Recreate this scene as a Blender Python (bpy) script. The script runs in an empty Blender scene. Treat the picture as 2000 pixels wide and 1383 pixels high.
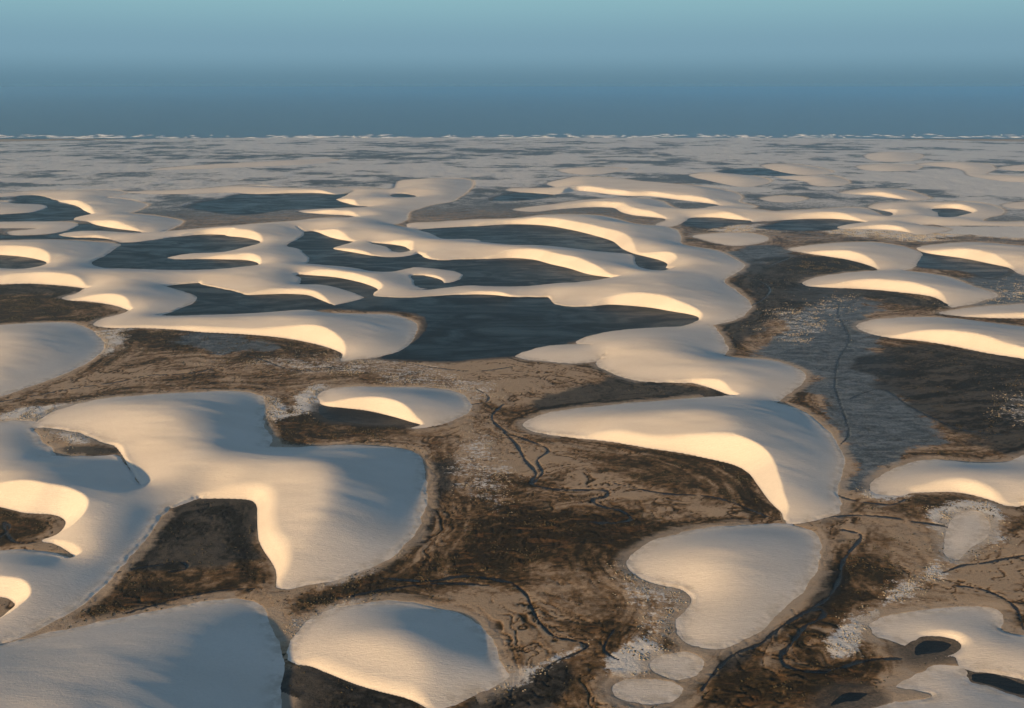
import bpy, math, random
import numpy as np

random.seed(7)
rng = np.random.default_rng(7)
scene = bpy.context.scene
col = scene.collection

# ------------------------------------------------------------------ camera
F = 1960.0            # focal length in photograph pixels (2000 wide)
CX, CY = 1000.0, 691.5
HC = 300.0            # camera height, metres
HORIZON = 170.0
PITCH = math.atan((CY - HORIZON) / F)
cam_d = bpy.data.cameras.new('camera')
cam_d.sensor_width = 36.0
cam_d.lens = 36.0 * F / 2000.0
cam_d.clip_start = 1.0
cam_d.clip_end = 300000.0
cam = bpy.data.objects.new('camera', cam_d)
cam.location = (0, 0, HC)
cam.rotation_euler = (math.pi / 2 - PITCH, 0, 0)
col.objects.link(cam)
scene.camera = cam

# ------------------------------------------------------------------ light
SUN_EL = math.radians(9.2)
SUN_AZ = math.radians(-136.0)      # compass style from +Y, clockwise; negative = left; behind the left shoulder
sun_dir = np.array([math.sin(SUN_AZ) * math.cos(SUN_EL), math.cos(SUN_AZ) * math.cos(SUN_EL), math.sin(SUN_EL)])
world = bpy.data.worlds.new('World')
scene.world = world
world.use_nodes = True
wn, wl = world.node_tree.nodes, world.node_tree.links
wn.clear()
w_out = wn.new('ShaderNodeOutputWorld')
w_bg = wn.new('ShaderNodeBackground')
sky = wn.new('ShaderNodeTexSky')
sky.sky_type = 'NISHITA'
sky.sun_disc = False
sky.sun_elevation = SUN_EL
sky.sun_rotation = SUN_AZ
sky.altitude = 300
sky.dust_density = .6
sky.ozone_density = 1.6
# low haze bank all round the horizon: slate at the bottom, turquoise above
w_tc = wn.new('ShaderNodeTexCoord')
w_sep = wn.new('ShaderNodeSeparateXYZ')
wl.new(w_tc.outputs['Generated'], w_sep.inputs[0])
w_ramp = wn.new('ShaderNodeValToRGB')
w_ramp.color_ramp.interpolation = 'EASE'
SKYK = 10.0
def skycol(r, g, b):
    return (r, g, b, 1)
els = w_ramp.color_ramp.elements
els[0].position = 0.0;  els[0].color = skycol(.118, .226, .302)
els[1].position = 0.10; els[1].color = skycol(.262, .470, .530)
e = els.new(0.039); e.color = skycol(.195, .347, .440)
w_map = wn.new('ShaderNodeMapRange')
w_map.inputs['From Min'].default_value = 0.0
w_map.inputs['From Max'].default_value = 0.9
wl.new(w_sep.outputs['Z'], w_map.inputs['Value'])
wl.new(w_map.outputs[0], w_ramp.inputs[0])
w_gain = wn.new('ShaderNodeMix'); w_gain.data_type = 'RGBA'; w_gain.blend_type = 'MULTIPLY'
w_gain.inputs['Factor'].default_value = 1.0
w_gain.inputs['B'].default_value = (6.85, 6.85, 6.85, 1)
w_gain.clamp_result = False
wl.new(w_ramp.outputs[0], w_gain.inputs['A'])
w_fac = wn.new('ShaderNodeMapRange'); w_fac.interpolation_type = 'SMOOTHSTEP'
w_fac.inputs['From Min'].default_value = 0.09
w_fac.inputs['From Max'].default_value = 0.30
wl.new(w_sep.outputs['Z'], w_fac.inputs['Value'])
w_mix = wn.new('ShaderNodeMix'); w_mix.data_type = 'RGBA'
wl.new(w_fac.outputs[0], w_mix.inputs['Factor'])
wl.new(w_gain.outputs['Result'], w_mix.inputs['A'])
wl.new(sky.outputs[0], w_mix.inputs['B'])
wl.new(w_mix.outputs['Result'], w_bg.inputs[0])
w_bg.inputs[1].default_value = 0.075
wl.new(w_bg.outputs[0], w_out.inputs[0])

sun_d = bpy.data.lights.new('sun', 'SUN')
sun_d.energy = 4.6
sun_d.angle = math.radians(0.6)
sun_d.color = (1.0, 0.65, 0.315)
sun = bpy.data.objects.new('sun', sun_d)
from mathutils import Vector
sun.rotation_euler = Vector(tuple(-sun_dir)).to_track_quat('-Z', 'Y').to_euler()
sun.location = (-400, -200, 600)
col.objects.link(sun)

scene.view_settings.view_transform = 'Standard'
scene.view_settings.look = 'None'
scene.view_settings.gamma = 1.0
scene.view_settings.use_curve_mapping = False
scene.view_settings.exposure = 0.97
scene.cycles.volume_bounces = 3
scene.cycles.max_bounces = 4

HAZE = 5.6e-5

# ------------------------------------------------------------------ grid (log-polar: even detail near and far)
T0, DT = 0.62, 0.0014
RMIN, RMAX, DL = 378.0, 6480.0, 0.0024
NT = int(2 * T0 / DT) + 1
NL = int(math.log(RMAX / RMIN) / DL) + 1
TH = -T0 + DT * np.arange(NT)
LL = math.log(RMIN) + DL * np.arange(NL)
RR = np.exp(LL)
TT2, LL2 = np.meshgrid(TH, LL)
R2 = np.exp(LL2)
X2 = R2 * np.sin(TT2)
Y2 = R2 * np.cos(TT2)

def unproject(pts):
    p = np.asarray(pts, float)
    a = (p[:, 0] - CX) / F
    b = (CY - p[:, 1]) / F
    yy = math.cos(PITCH) + b * math.sin(PITCH)
    zz = -math.sin(PITCH) + b * math.cos(PITCH)
    t = HC / -zz
    x, y = a * t, yy * t
    return np.stack([np.arctan2(x, y), np.log(np.hypot(x, y))], 1)

def parse(s):
    pts, typ, cur, k = [], [], 'w', 0
    tok = s.split()
    while k < len(tok):
        if tok[k].isalpha():
            cur = tok[k]; k += 1
        else:
            pts.append((float(tok[k]), float(tok[k + 1]))); typ.append(cur); k += 2
    return pts, typ

def smooth_poly(pts, typ, n=5, closed=True):
    q = unproject(pts)
    m = len(q)
    out, ot = [], []
    rng_ = range(m) if closed else range(m - 1)
    for i in rng_:
        if closed:
            p0, p1, p2, p3 = q[i - 1], q[i], q[(i + 1) % m], q[(i + 2) % m]
        else:
            p0, p1, p2, p3 = q[max(i - 1, 0)], q[i], q[i + 1], q[min(i + 2, m - 1)]
        d1 = max(np.hypot(*(p1 - p0)), 1e-9) ** .5
        d2 = max(np.hypot(*(p2 - p1)), 1e-9) ** .5
        d3 = max(np.hypot(*(p3 - p2)), 1e-9) ** .5
        m1 = (p1 - p0) / d1 - (p2 - p0) / (d1 + d2) + (p2 - p1) / d2
        m2 = (p2 - p1) / d2 - (p3 - p1) / (d2 + d3) + (p3 - p2) / d3
        m1, m2 = m1 * d2, m2 * d2
        for k in range(n):
            t = k / n
            h00 = 2*t**3 - 3*t**2 + 1; h10 = t**3 - 2*t**2 + t; h01 = -2*t**3 + 3*t**2; h11 = t**3 - t**2
            out.append(h00 * p1 + h10 * m1 + h01 * p2 + h11 * m2); ot.append(typ[i])
    if not closed:
        out.append(q[-1]); ot.append(typ[-1])
    return np.array(out), np.array(ot)

class Poly:
    """a smoothed outline in (theta, ln r) with its window of grid cells"""
    def __init__(self, s, pad=14, n=5):
        pts, typ = parse(s)
        self.q, self.t = smooth_poly(pts, typ, n)
        lo, hi = self.q.min(0), self.q.max(0)
        self.j0 = max(int((lo[0] + T0) / DT) - pad, 0); self.j1 = min(int((hi[0] + T0) / DT) + pad, NT)
        self.i0 = max(int((lo[1] - LL[0]) / DL) - pad, 0); self.i1 = min(int((hi[1] - LL[0]) / DL) + pad, NL)
        self.ok = self.j1 > self.j0 + 1 and self.i1 > self.i0 + 1
        self.sl = (slice(self.i0, self.i1), slice(self.j0, self.j1))
        th, ll = TT2[self.sl], LL2[self.sl]
        A = self.q; B = np.roll(A, -1, 0)
        ins = np.zeros(th.shape, bool)
        dm = np.full(th.shape, 1e9)
        for a, b in zip(A, B):
            if a[1] != b[1]:
                c = ((a[1] > ll) != (b[1] > ll)) & (th < (b[0] - a[0]) * (ll - a[1]) / (b[1] - a[1]) + a[0])
                ins ^= c
            d = b - a
            L2 = max(d @ d, 1e-14)
            t = np.clip(((th - a[0]) * d[0] + (ll - a[1]) * d[1]) / L2, 0, 1)
            dm = np.minimum(dm, (th - a[0] - t * d[0]) ** 2 + (ll - a[1] - t * d[1]) ** 2)
        self.sd = np.where(ins, 1, -1) * np.sqrt(dm) * R2[self.sl]      # metres, positive inside
    def inside_pts(self, p):
        j = np.round((p[:, 0] + T0) / DT).astype(int); i = np.round((p[:, 1] - LL[0]) / DL).astype(int)
        ok = (i >= self.i0) & (i < self.i1) & (j >= self.j0) & (j < self.j1)
        r = np.full(len(p), -1e3)
        r[ok] = self.sd[i[ok] - self.i0, j[ok] - self.j0]
        return r


def vnoise(x, y, seed=0, octaves=4, gain=.5, lac=2.03):
    """smooth value noise, about -1..1"""
    g = np.random.default_rng(seed)
    tab = g.uniform(-1, 1, (256, 256))
    out = np.zeros_like(x, dtype=float); amp, tot = 1.0, 0.0
    for o in range(octaves):
        xi, yi = np.floor(x).astype(int), np.floor(y).astype(int)
        fx, fy = x - xi, y - yi
        fx = fx * fx * fx * (fx * (fx * 6 - 15) + 10); fy = fy * fy * fy * (fy * (fy * 6 - 15) + 10)
        a = tab[xi & 255, yi & 255]; b = tab[(xi + 1) & 255, yi & 255]
        c = tab[xi & 255, (yi + 1) & 255]; d = tab[(xi + 1) & 255, (yi + 1) & 255]
        out += amp * ((a * (1 - fx) + b * fx) * (1 - fy) + (c * (1 - fx) + d * fx) * fy)
        tot += amp; amp *= gain
        x = x * lac + 17.3; y = y * lac + 5.1
    return out / tot

def smoothstep(a, b, x):
    t = np.clip((x - a) / (b - a), 0, 1)
    return t * t * (3 - 2 * t)

def blur(a, n):
    for _ in range(n):
        p = np.pad(a, 1, mode='edge')
        a = .25 * (p[:-2, 1:-1] + p[2:, 1:-1] + p[1:-1, :-2] + p[1:-1, 2:]) * .6 + a * .4
    return a

# ------------------------------------------------------------------ dunes: outline in photograph pixels,
# 'w' gentle windward foot, 's' slip-face foot; (name-label, relief factor, outline)
DUNES = [
 ('left lobe of the big pale dune left of centre, with a smooth rounded back', 1.0,
  'w 60 838 100 806 150 789 200 779 300 770 400 765 470 765 505 772 518 790 515 830 530 855 520 880 420 960 300 1000 270 960 236 888 205 868 160 850 100 842'),
 ('broad dune left of centre wrapping the dark green hollow, shaded on its right', 1.0,
  'w 290 930 420 880 520 873 580 874 660 870 750 872 800 880 825 900 833 940 825 1000 805 1050 775 1080 720 1110 650 1135 600 1146 555 1149 b 541 1146 540 1137 541 1128 538 1112 528 1094 515 1075 506 1055 503 1030 503 1005 500 985 488 977 450 974 400 974 w 365 977 330 985 290 990 270 960'),
 ('low shaded dune at the left edge beside the small bare hollow', .8,
  'w -90 824 0 823 60 822 78 828 90 860 110 893 100 930 0 960 -90 960'),
 ('long sunlit ridge dune curling from the left edge down beside the dark green hollow', 1.0,
  'w -90 920 0 912 120 890 225 889 290 930 370 974 345 985 320 1005 300 1030 285 1055 260 1085 235 1110 215 1135 190 1160 150 1190 110 1212 60 1235 10 1256 -30 1270 -90 1285'),
 ('large smooth dune filling the bottom left corner', .95,
  'w -90 1277 0 1261 60 1246 150 1225 250 1205 350 1185 430 1172 480 1171 510 1181 525 1200 530 1225 545 1250 553 1275 554 1310 546 1345 545 1383 548 1430 n 560 1560 -120 1560'),
 ('rounded dune at bottom centre with a thin bright slip face at its lower left', 1.0,
  'w 575 1297 562 1288 558 1268 575 1240 610 1210 660 1187 700 1179 750 1175 800 1177 850 1186 900 1201 940 1226 960 1250 975 1285 990 1305 996 1318 985 1330 940 1352 900 1370 860 1386 845 1392 c 838 1386 800 1366 740 1350 690 1335 640 1315 604 1301'),
 ('egg-shaped dune right of bottom centre with wind streaks across its top', 1.05,
  'w 1222 1103 1234 1085 1262 1065 1310 1045 1370 1033 1430 1027 1490 1023 1540 1025 1575 1033 1596 1050 1603 1075 1598 1100 1585 1130 1560 1165 1525 1197 1480 1235 1440 1260 1405 1270 1380 1268 1350 1258 1320 1240 1318 1225 1333 1200 1345 1180 w 1346 1164 1338 1154 1310 1147 1280 1141 w 1250 1130 1230 1118'),
 ('small flat sand patch just below the egg-shaped dune', .9,
  'w 1268 1300 1280 1285 1310 1278 1345 1277 1368 1288 1370 1305 1350 1320 1320 1325 1285 1315'),
 ('small oval sand patch nearest the bottom edge, right of centre', .9,
  'w 1197 1345 1215 1332 1250 1327 1290 1328 1320 1338 1330 1350 1310 1368 1270 1376 1230 1370 1205 1360'),
 ('low dune at lower right ending round the small oval dark pond', .75,
  'w 1700 1222 1730 1205 1770 1195 1830 1190 1880 1185 1920 1185 1945 1191 1957 1210 1958 1232 1985 1238 2100 1228 2100 1370 2000 1330 1965 1318 1930 1311 1895 1309 1868 1301 1862 1282 1830 1286 1790 1270 1745 1252 1712 1245'),
 ('flat pale sand apron in the bottom right corner below the long dark pond', .6,
  'w 1745 1342 1762 1326 1800 1312 1850 1298 1880 1302 1893 1332 1930 1341 1960 1351 2000 1364 2100 1400 n 2100 1560 1560 1560 w 1600 1420 1640 1396 1700 1382 1780 1366 1815 1358 1785 1351'),
 ('small sandy mound among bushes at the right, below the slip-faced dune', 1.0,
  'w 1850 1085 1842 1052 1856 1020 1880 1004 1908 1000 1924 1018 1926 1045 1912 1062 1890 1078 1865 1094'),
 ('dune at the right edge with a small bowl-shaped slip face', 1.0,
  'w 1695 957 1705 940 1725 925 1770 908 1820 898 1900 904 1960 902 2000 890 2100 865 n 2100 1010 w 2000 987 1984 989 s 1960 986 1935 977 1900 967 1875 962 1845 961 c 1800 962 1780 963 w 1765 968 1740 968 1710 965'),
 ('biggest dune right of centre with a long bright curving slip face', 1.05,
  'w 1022 828 1060 810 1110 800 1200 790 1280 783 1350 778 1430 774 1515 787 1560 800 1600 825 1630 860 1650 900 1645 930 1635 960 1645 985 1640 1002 1600 1016 1560 1023 1538 1022 s 1531 1015 1527 1002 1505 981 1480 947 1460 922 1430 907 1380 895 1330 885 b 1270 876 1200 864 w 1150 858 1100 853 1060 848 1035 840'),
 ('shaded dune above the biggest dune with a small beige bowl in its front', .95,
  'w 1330 700 1410 696 1450 700 1500 702 1540 712 1567 725 1573 736 1560 755 1540 770 1515 786 1470 790 1430 785 s 1434 775 1420 770 1385 757 1350 748 1310 747 w 1290 725'),
 ('smooth dune at centre right standing between the wide slate lagoon and the dark marsh', .85,
  'w 1125 670 1150 655 1200 645 1260 640 1330 637 1385 634 1405 650 1418 672 1424 684 1414 697 1440 725 1380 748 1310 747 1280 747 1245 744 1215 737 1190 726 1165 714 1180 690 1150 678'),
 ('leaf-shaped low sand spit pointing left into the wide slate lagoon', .6,
  'w 1004 694 1035 681 1070 674 1115 672 1160 677 1192 690 1185 698 1150 708 1110 710 1070 706 1030 702'),
 ('small separate barchan dune at the picture centre with a bright slip face', 1.0,
  'w 620 774 640 761 690 755 760 756 840 758 890 765 915 780 921 800 900 815 865 828 825 836 803 836 s 822 830 800 823 770 814 720 802 670 796 640 793 w 624 787'),
 ('long dune left of the wide slate lagoon, slip face ending in a point', 1.0,
  'w 182 635 200 622 240 612 262 603 300 616 364 616 440 614 520 610 600 604 640 611 700 613 760 614 790 622 812 630 816 642 805 665 785 685 740 697 700 702 668 705 s 669 692 655 684 620 673 560 661 b 480 653 400 649 c 330 643 280 641 230 641 w 200 639'),
 ('smooth dome dune cut by the left edge at mid height', .9,
  'w -90 642 0 635 60 631 130 630 170 640 190 655 205 675 190 695 150 720 90 745 30 765 0 775 -90 805'),
 ('bright-tipped dune at left whose slip face curls above the long pointed dune', 1.0,
  'w 122 582 150 573 172 563 220 559 300 557 340 562 365 572 384 578 380 590 360 600 330 612 300 619 270 622 250 612 s 254 608 240 602 215 595 190 591 160 588 w 138 587'),
 ('long low dune sweeping in from the left edge at mid distance', .95,
  'w -90 522 0 525 60 530 120 530 180 526 230 524 330 527 420 526 480 520 540 517 600 520 560 545 490 560 470 575 s 474 568 479 561 455 556 430 553 400 552 w 385 553 340 557 310 562 260 565 s 172 564 150 561 110 557 60 554 0 555 w -90 556'),
 ('wavy dune with a hooked slip face between the left lagoons', .95,
  'w 385 552 430 545 500 533 530 532 560 534 583 540 590 550 588 556 620 555 650 559 690 571 710 580 700 587 670 593 650 598 s 645 594 622 584 600 576 560 574 520 575 w 480 576 468 572'),
 ('crescent dune left of centre with a bright face over the small green pool', 1.0,
  'w 525 526 535 520 560 517 600 515 640 518 690 522 730 530 760 531 790 525 810 521 860 525 895 530 908 538 900 547 880 552 858 555 845 562 800 570 790 581 740 580 727 577 s 729 572 738 566 715 555 680 546 650 541 600 537 560 534 w 535 531'),
 ('thin sandy ridge above the wide slate lagoon', .8,
  'w 727 577 790 567 840 565 880 560 920 557 960 559 1020 559 1100 552 1130 552 1130 590 1078 588 1076 581 1040 581 s 1000 580 960 576 930 575 w 900 576 850 579 790 582 745 580'),
 ('large shaded dune right of centre with the beige slip face over the wide slate lagoon', 1.0,
  'w 1078 560 1180 545 1240 539 1330 520 1400 500 1450 516 1455 522 1425 540 1415 550 1435 565 1460 585 1466 597 1455 615 1435 625 1400 634 1370 640 1330 638 1350 630 s 1364 624 1362 619 1345 614 1310 608 1270 601 1230 597 1190 595 w 1160 598 1120 600 1092 597 1076 590'),
 ('curving dune with the long S-shaped slip face at right of centre', 1.0,
  'w 800 436 860 433 940 428 1000 427 1060 420 1130 419 1180 422 1240 437 1300 443 1320 448 1332 465 1336 478 1400 489 1440 508 1456 520 1400 535 1300 545 1270 545 1320 538 1328 525 s 1302 524 1303 516 1290 509 1260 501 1240 496 1215 486 1195 471 1160 460 1110 448 1060 440 1000 438 w 930 442 850 446 805 449'),
 ('long dune tongue lying inside the lagoons at picture centre', 1.0,
  'w 860 475 930 472 1000 478 1060 479 1120 485 1180 492 1235 497 1245 510 1255 523 1290 529 1318 526 1328 524 1322 537 1300 542 1260 544 s 1225 545 1200 543 1150 536 1110 524 1075 516 1040 507 1000 504 w 950 506 900 507 862 509 s 840 506 826 502 815 490 800 482'),
 ('smooth sand mass left of picture centre above the spoon-shaped dune', .9,
  'w 600 450 640 432 700 424 770 440 810 447 840 455 855 462 870 467 930 467 942 478 900 490 850 508 s 838 506 822 498 800 490 790 482 770 478 740 475 690 472 650 465 635 460 w 615 452'),
 ('spoon-shaped small dune in the lagoon left of picture centre', .75,
  'w 648 485 675 476 700 471 740 476 765 485 775 492 800 490 815 487 820 494 802 500 765 503 s 730 500 690 493 665 489'),
 ('double-lobed shaded dune closing the left lagoon on its right side', .95,
  'w 480 440 520 440 560 442 590 450 598 458 585 467 565 475 561 481 585 485 600 497 608 506 597 516 560 522 520 525 490 522 s 505 516 480 508 450 507 w 400 506 350 507 320 504 340 499 380 494 430 493 455 488 485 480 s 508 473 500 469 475 464 440 460'),
 ('long thin dune stretching across the left above the green-grey lagoon', .85,
  'w 112 459 135 453 180 450 280 455 380 447 450 441 500 437 580 431 640 428 720 428 690 450 620 450 595 452 560 446 500 446 s 470 462 440 459 400 458 w 350 462 270 473 240 474 232 472 s 205 466 180 464 w 145 464'),
 ('dune at the left edge with a bright crescent facing the small pool', 1.0,
  'w -90 474 0 470 60 468 120 468 180 472 236 477 225 486 205 500 180 515 210 526 120 532 0 530 -90 528 -90 522 0 523 45 525 70 521 s 91 514 75 507 40 501 0 498 w -90 496'),
 ('low sand field in the far middle, spreading above the chain of lagoons', .7,
  'w 760 370 785 352 850 349 910 350 925 362 900 385 880 395 850 400 800 415 795 430 760 440 690 430 600 438 560 440 600 428 650 425 690 425 s 695 424 680 421 640 419 w 590 415 583 412 620 408 690 406 720 404 s 700 402 670 395 655 390 w 650 392 670 383 690 372 s 660 380 620 377 580 377 w 500 379 430 377 370 380 260 378 240 375 330 372 400 368 480 362 560 367 640 368 700 366'),
 ('pointed dune at far centre right below the thin dark marsh strip', .9,
  'w 1000 410 1080 399 1150 390 1210 387 1260 388 1290 392 1310 402 1330 409 1370 407 1402 403 1470 408 1530 416 1560 425 1490 432 1468 433 s 1466 431 1430 428 1400 425 w 1352 425 1340 432 1312 443 1290 443 1282 438 s 1300 428 1270 424 1240 421 1215 415 1195 406 1160 405 w 1090 409 1040 414'),
 ('far dune with a bright flat crescent near the top of the dune field', .9,
  'w 1066 359 1100 350 1130 345 1200 348 1260 355 1350 362 1420 372 1450 384 1445 395 1480 405 1420 410 s 1403 401 1370 396 1320 390 1270 384 1230 383 1180 379 1130 373 w 1090 380 1040 377 990 373 1000 368 1080 367'),
 ('thin low dune strip at far right of centre left of the ring-shaped dune', .8,
  'w 1460 422 1520 413 1600 408 1660 405 1695 408 1725 421 1750 425 1800 430 1850 436 1790 440 1700 437 s 1685 433 1640 428 1600 427 w 1540 429 1490 432'),
 ('ring-shaped far dune at right wrapped round a small dark pool', .9,
  'w 1696 406 1716 397 1780 395 1830 396 1900 395 1945 403 1962 412 1955 420 1932 425 1925 433 2100 433 2100 443 1900 441 1840 441 1780 432 1725 426 s 1744 420 1740 415 w 1715 410'),
 ('small far barchan at right with a bright lower edge', .9,
  'w 1638 378 1680 370 1720 368 1760 370 1800 380 1818 388 1795 392 1778 393 s 1774 391 1740 387 1700 382 w 1660 380'),
 ('small peaked dune at right just below the dark strip lagoon', .9,
  'w 1633 444 1660 437 1700 434 1750 433 1800 440 1855 447 1830 455 1800 459 1784 458 s 1780 456 1765 453 1740 450 1700 448 w 1650 448'),
 ('left of the two neighbouring barchans at right, over the brown marsh', .95,
  'w 1538 487 1580 479 1640 474 1700 473 1760 480 1802 496 1796 510 1780 525 1750 531 1718 529 s 1711 524 1690 516 1650 506 1610 500 w 1570 494'),
 ('right of the two neighbouring barchans, running out at the right edge', .95,
  'w 1791 484 1830 477 1900 473 1960 477 2100 492 2100 560 1990 535 s 1972 523 1940 516 1880 504 1810 494'),
 ('wide crescent dune at right with a broad beige slip face', 1.0,
  'w 1568 552 1600 540 1660 532 1720 528 1780 530 1850 540 1890 555 1948 576 1920 588 1880 598 1858 601 s 1846 592 1835 585 1815 578 1750 570 1680 564 1620 562 w 1580 559'),
 ('flat thin dune at the right edge above the streaked dune', .8,
  'w 1836 612 1870 604 1930 598 2100 592 n 2100 624 s 2000 622 1940 621 w 1880 618'),
 ('streaked sunlit dune at the right edge over the black marsh', 1.0,
  'w 1673 637 1690 628 1730 622 1800 619 1870 622 1930 630 2100 655 n 2100 720 s 2000 701 1930 690 1860 676 1800 666 w 1740 660 1695 650'),
 ('flat pale sand oval right of the S-shaped slip face', .5,
  'w 1353 461 1390 456 1440 454 1480 457 1503 466 1480 476 1430 480 1390 473'),
 ('low sand tongue at the far left edge reaching into the lagoon', .6,
  'w -90 392 0 393 40 398 80 399 96 403 88 408 60 415 0 419 -90 421'),
 ('low far dune along the left edge above the lagoon', .6,
  'w -90 384 0 378 80 373 150 372 230 372 244 379 210 386 240 388 270 394 289 400 270 411 240 419 190 421 s 182 419 165 412 148 402 w 112 393 60 381 20 384 -90 390'),
 ('far left lobed dune between two narrow pools', .8,
  'w 139 428 175 419 240 417 300 421 357 432 340 445 310 455 282 455 s 270 452 230 447 190 440 w 170 433'),
 ('low pale dune at the left edge with two small slits of water', .5,
  'w -90 436 0 433 70 432 140 434 157 440 112 455 60 459 25 459 18 452 70 447 20 446 -90 445'),
 ('far flat sand patch above the bright crescent, right of centre', .5,
  'w 1088 332 1130 328 1190 327 1222 330 1180 340 1140 342'),
 ('far flat dune right of centre with a grey upper side', .6,
  'w 1345 342 1390 337 1460 342 1505 352 1490 361 1450 366 1400 357'),
 ('far small dune with a rounded right end near the right', .7,
  'w 1510 345 1560 343 1620 343 1650 350 1660 358 1620 365 1590 363 1570 355'),
 ('far grey dune rising beside a dark slope, right of centre', .6,
  'w 1490 322 1540 320 1600 328 1625 338 1570 342 1520 335'),
 ('tiny far sand oval at right above the ring-shaped dune', .5,
  'w 1483 388 1520 383 1560 384 1577 389 1540 396 1505 394'),
 ('far sand strip close to the coast at right', .5,
  'w 1672 325 1720 321 1780 322 1800 328 1760 335 1700 334'),
 ('farther of two pale sand sheets near the coast at right', .5,
  'w 1690 302 1740 297 1790 300 1800 308 1770 316 1720 316'),
 ('pale far dune with a dark bushy front at the right', .6,
  'w 1790 321 1860 317 1920 319 1945 330 1935 342 2000 345 2100 350 2100 358 1980 356 1900 346 1870 330'),
 ('thin far sand sheet touching the right edge', .5,
  'w 1950 329 1990 323 2100 318 2100 334 1990 335'),
 ('small pale dune touching the right edge beyond the ring-shaped dune', .6,
  'w 1958 403 1980 396 2100 390 2100 408 1995 409'),
 ('long thin far sand streak across the left plain', .4,
  'w 290 332 400 322 520 316 620 311 660 312 600 322 480 327 380 331'),
]
# bare floors cut out of the sand ('s' marks the slip-face side)
HOLES = [
 'w 68 837 92 836 130 842 158 847 175 857 205 866 s 224 872 234 882 248 905 262 928 275 949 w 273 949 245 905 228 889 190 891 150 892 116 891 104 878 84 866 72 848',
 's -90 976 0 990 50 1002 100 1005 120 1011 128 1019 125 1031 110 1045 w 80 1057 s 105 1062 125 1072 144 1088 w 138 1091 120 1084 95 1078 50 1074 0 1076 -90 1080',
 's -90 1160 0 1166 15 1169 27 1177 29 1183 18 1193 0 1207 -90 1250',
 'b 1800 1243 1840 1243 1865 1249 1877 1258 1877 1266 1863 1277 w 1840 1284 1800 1291 1775 1290 1762 1276 1768 1258 1785 1248',
 's 1820 408 1860 407 1890 412 1899 417 w 1870 422 1842 425 1832 415',
 's 765 379 w 785 378 812 384 790 386 770 385',
 'w 728 475 s 770 478 790 483 799 490 w 782 493 772 489 755 481',
 'w 807 538 s 830 539 850 543 863 549 w 858 555 840 561 828 562 815 557 812 548',
 's 1320 393 1370 400 1403 402 w 1370 407 1330 409 1318 404',
]
# lagoons: still water (label, outline)
LAGOONS = [
 ('wide slate lagoon across the picture centre', '590 598 660 590 710 582 740 578 900 572 1080 578 1090 594 1190 592 1365 612 1370 626 1330 640 1150 660 1050 690 960 700 880 706 790 702 740 700 760 690 805 668 830 640 810 612 700 606'),
 ('lagoon under the S-shaped slip face', '800 445 900 438 1060 432 1200 460 1240 494 1300 505 1310 520 1290 530 1250 525 1180 500 1000 480 900 482 840 458'),
 ('long lagoon inside the dune chain at picture centre', '590 452 640 455 700 470 800 480 860 500 1000 498 1100 515 1220 540 1240 550 1120 555 1000 562 900 562 800 572 740 545 640 520 560 520 560 480'),
 ('green-grey lagoon at left of the double-lobed dune', '170 518 225 486 240 472 350 460 440 455 512 470 520 510 500 522 380 530 200 528'),
 ('lagoon left of the hooked slip face', '300 562 380 550 480 556 480 572 560 570 640 588 660 600 600 608 520 612 300 622 380 590 370 572'),
 ('small green pool between two crescents', '583 542 600 536 680 542 740 562 730 580 700 578 640 560 585 558'),
 ('small pool at the left edge under the bright crescent', '-90 494 40 498 94 513 60 526 -90 526'),
 ('far lagoon at the left edge', '-90 398 15 396 40 381 140 388 115 396 160 402 186 419 140 430 -90 434'),
 ('narrow strip of water above the left lobed dune', '100 458 140 438 200 438 282 454 200 455'),
 ('long strip of water below the low pale dune', '-90 458 60 460 110 458 240 470 180 468 60 467 -90 469'),
 ('far lagoon above the smooth sand mass', '365 402 430 388 480 378 620 377 690 380 665 392 700 402 620 408 560 410 480 420 420 415'),
 ('small pool under the lone barchan at picture centre', '620 790 670 794 770 812 824 829 780 831 700 829 650 823 624 810'),
 ('dark strip lagoon at right behind the peaked dune', '1480 445 1510 437 1560 426 1640 426 1700 435 1650 442 1630 449 1580 451 1510 449'),
 ('grey pool right of the pointed far dune', '1335 440 1350 424 1400 423 1470 431 1440 438 1380 446'),
 ('oval dark pond at lower right', '1764 1276 1770 1256 1800 1241 1850 1243 1880 1260 1862 1279 1820 1290 1785 1291'),
 ('long dark pond at the bottom right edge', '1889 1316 1900 1309 1930 1311 1965 1318 2000 1330 2100 1372 2100 1402 2000 1364 1960 1351 1930 1341 1895 1331'),
 ('dark pond on the bottom edge right of centre', '1615 1372 1640 1352 1690 1347 1708 1353 1690 1366 1640 1380 1618 1383'),
 ('far dark strip near the coast right of centre', '1400 335 1480 328 1580 342 1540 344 1460 342'),
 ('far pool in the marsh above picture centre', '960 392 1000 377 1060 376 1075 384 1020 392'),
 ('dark pool in the ring-shaped dune', '1818 406 1862 405 1902 417 1870 424 1836 427'),
 ('slit of water in the far sand field', '763 381 785 377 815 384 775 388'),
 ('grey water between the two right-hand barchans', '1790 496 1810 492 1900 506 1978 524 1930 545 1880 530 1820 525 1790 520'),
]

print('grid', NL, NT)
dpol = [Poly(o) for _, _, o in DUNES]
hpol = [Poly(o) for o in HOLES]
wpol = [Poly(o, n=4) for _, o in LAGOONS]

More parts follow.
